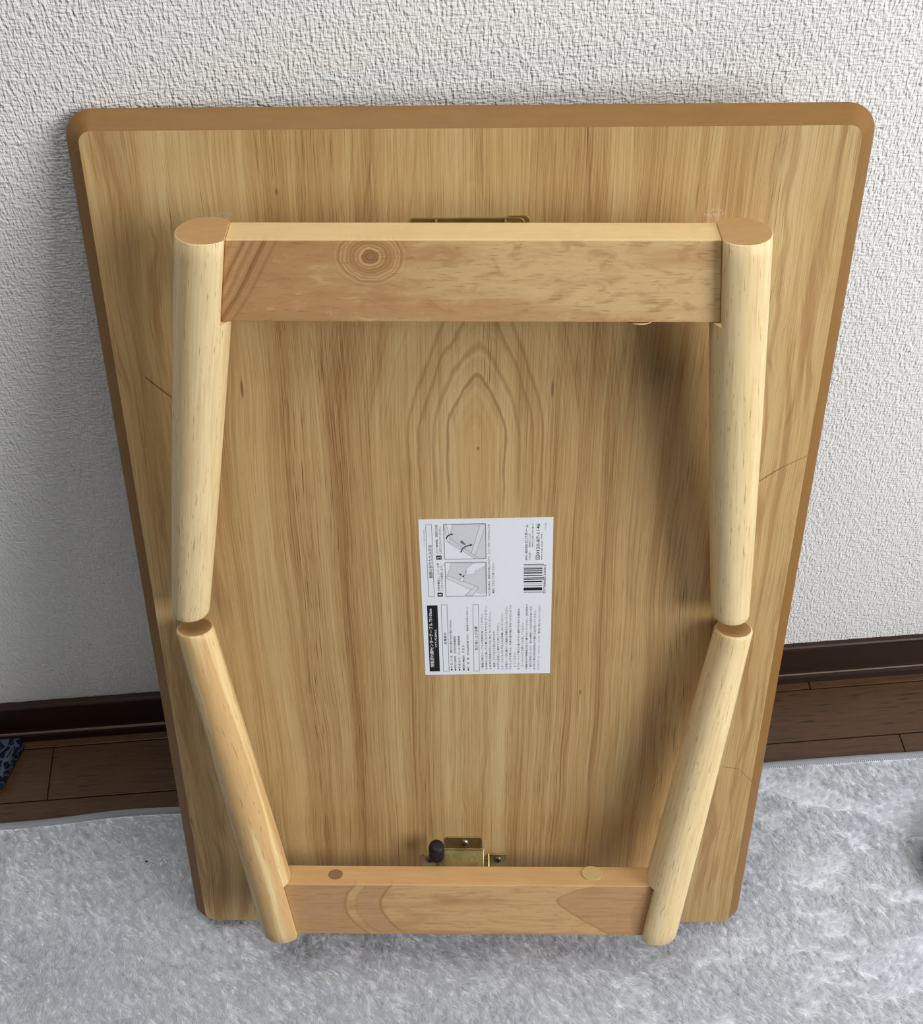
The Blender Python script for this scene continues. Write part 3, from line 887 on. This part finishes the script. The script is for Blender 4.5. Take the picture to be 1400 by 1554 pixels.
# the two drawings
for pre, fr in (('p2', rect(-31.4, 38.6, -0.15, 70.45)), ('p1', rect(-31.3, 3.42, -0.13, 35.5))):
    pr = Print(); pr.outline(fr, 0.5, 'l', 0.245)
    pr.poly(PICT[pre + '_plate'], 'f', 0.24); pr.outline(PICT[pre + '_plate'], 0.18, 'l', 0.245)
    for k_, fk, w in (('p2_legL', 'f2', 0.22), ('p2_rail', 'f', 0.25), ('p2_leg', 'f2', 0.22), ('p1_rail', 'f2', 0.25), ('p1_leg', 'f2', 0.25), ('p1_hand', 'w', 0.22), ('p1_lev', 'w', 0.3)):
        if not k_.startswith(pre): continue
        zz = 0.25 + 0.004 * list(PICT).index(k_)
        pr.poly(PICT[k_], fk, zz); pr.outline(PICT[k_], w, 'l', zz + 0.003)
    for k_ in ('p2_arrow1', 'p2_arrow2', 'p1_arrow', 'p1_knob', 'p2_lever'):
        if k_.startswith(pre): pr.poly(PICT[k_], 'l' if k_ == 'p2_lever' else 'k', 0.33)
    tag(pr.build('drawing', sticker), kind='stuff')

tx = Print()
for s, ac, b0, b1, hgt, bold, kk in TEXTS:
    v, f = text_mesh(s, bold)
    if not v: continue
    A_ = np.array(v); lo, hi = A_.min(0), A_.max(0)
    sx = (b1 - b0) / (hi[0] - lo[0]); sy = hgt / (hi[1] - lo[1])
    cy_ = (hi[1] + lo[1]) / 2
    tx.add([(ac - (q[1] - cy_) * sy, b0 + (q[0] - lo[0]) * sx) for q in v], f, kk, 0.26)
tag(tx.build('lettering', sticker), kind='stuff')

# ------------------------------------------------------------------ patterned cloth by the wall, lint on the rug
gw = mat_navy()
white_c = mat_plain('white_cloth_hem', srgb(226, 224, 218), 0.85, 0.15)
cl = tag(bpy.data.objects.new('folded_cloth', None), 'navy patterned folded cloth with a white hem on the planks by the baseboard', 'cloth')
COL.objects.link(cl); cl.location = (-0.4365, -0.0165, 0.0)
def cloth(poly, z0, z1, name, m):
    v, f = slab(poly, z0, z1)
    o = link(name, mesh(name, mmv(v), f), m, cl)
    bevel(o, 0.004, 3, 30); return o
cloth([(0, 0), (-150, 1.5), (-168, -48), (-17.6, -50.0)], 0.2, 9.0, 'lower_fold', gw)
cloth([(0.6, 0.4), (-150, 2.0), (-168, -48), (-17.2, -50.0)], 9.4, 18.5, 'upper_fold', gw)
cloth([(-17.8, -50.5), (-168, -48.5), (-190, -108), (-38.0, -107)], 0.2, 18.0, 'white_hem', white_c)

v, f = lathe([(0.3, -0.6), (1.0, -0.3), (1.1, 0.2), (0.5, 0.7)], 7)
v = [(a * 1.5, b * 0.8 + 0.3 * a, c) for a, b, c in v]
tag(link('lint', mesh('lint', mmv(v), f), mat_plain('dark_lint', srgb(40, 42, 46), 0.9, 0.1), None, Matrix.Translation((-0.301, -0.1605, 0.0095))),
    'tiny dark speck of lint on the pale rug', 'lint')

# ------------------------------------------------------------------ added low pad, stands in for a dark shadow at the right edge
pad = tag(bpy.data.objects.new('added_shade_pad', None), 'added dark taupe pad whose corner stands in for the shadow at the right edge', 'shadow prop')
COL.objects.link(pad); pad.location = (0.662, -0.230, 0.0088); pad.rotation_euler = (0, 0, math.radians(45))
pad_m = mat_plain('shade_pad_taupe', srgb(86, 79, 68), 0.9, 0.1)
lay = [(10.0, 0.0), (3.0, 2.0), (0.0, 7.0), (0.0, 15.0), (3.0, 20.0), (12.0, 23.0), (40.0, 25.0)]
V, F = [], []
for ins, z_ in lay:
    V += [(a_, b_, z_) for a_, b_ in roundrect(340 - 2 * ins, 340 - 2 * ins, 45 - ins * 0.6, 0, 0, 8)]
n = len(V) // len(lay)
for j in range(len(lay) - 1):
    for k in range(n): F.append((j * n + k, j * n + (k + 1) % n, (j + 1) * n + (k + 1) % n, (j + 1) * n + k))
F += [tuple(range(n - 1, -1, -1)), tuple(range((len(lay) - 1) * n, len(lay) * n))]
link('pad_body', mesh('pad_body', mmv(V), F), pad_m, pad, smooth=True)
V, F = [], []
ring = roundrect(343, 343, 46, 0, 0, 8); n = len(ring)
for a_, b_ in ring:
    L_ = math.hypot(a_, b_); nx_, ny_ = a_ / L_, b_ / L_
    for k in range(6):
        an = k * math.pi / 3
        V.append((a_ + nx_ * 2.0 * math.cos(an), b_ + ny_ * 2.0 * math.cos(an), 11.0 + 2.0 * math.sin(an)))
for i in range(n):
    for k in range(6): F.append((i * 6 + k, ((i + 1) % n) * 6 + k, ((i + 1) % n) * 6 + (k + 1) % 6, i * 6 + (k + 1) % 6))
link('piping', mesh('piping', mmv(V), F), pad_m, pad, smooth=True)
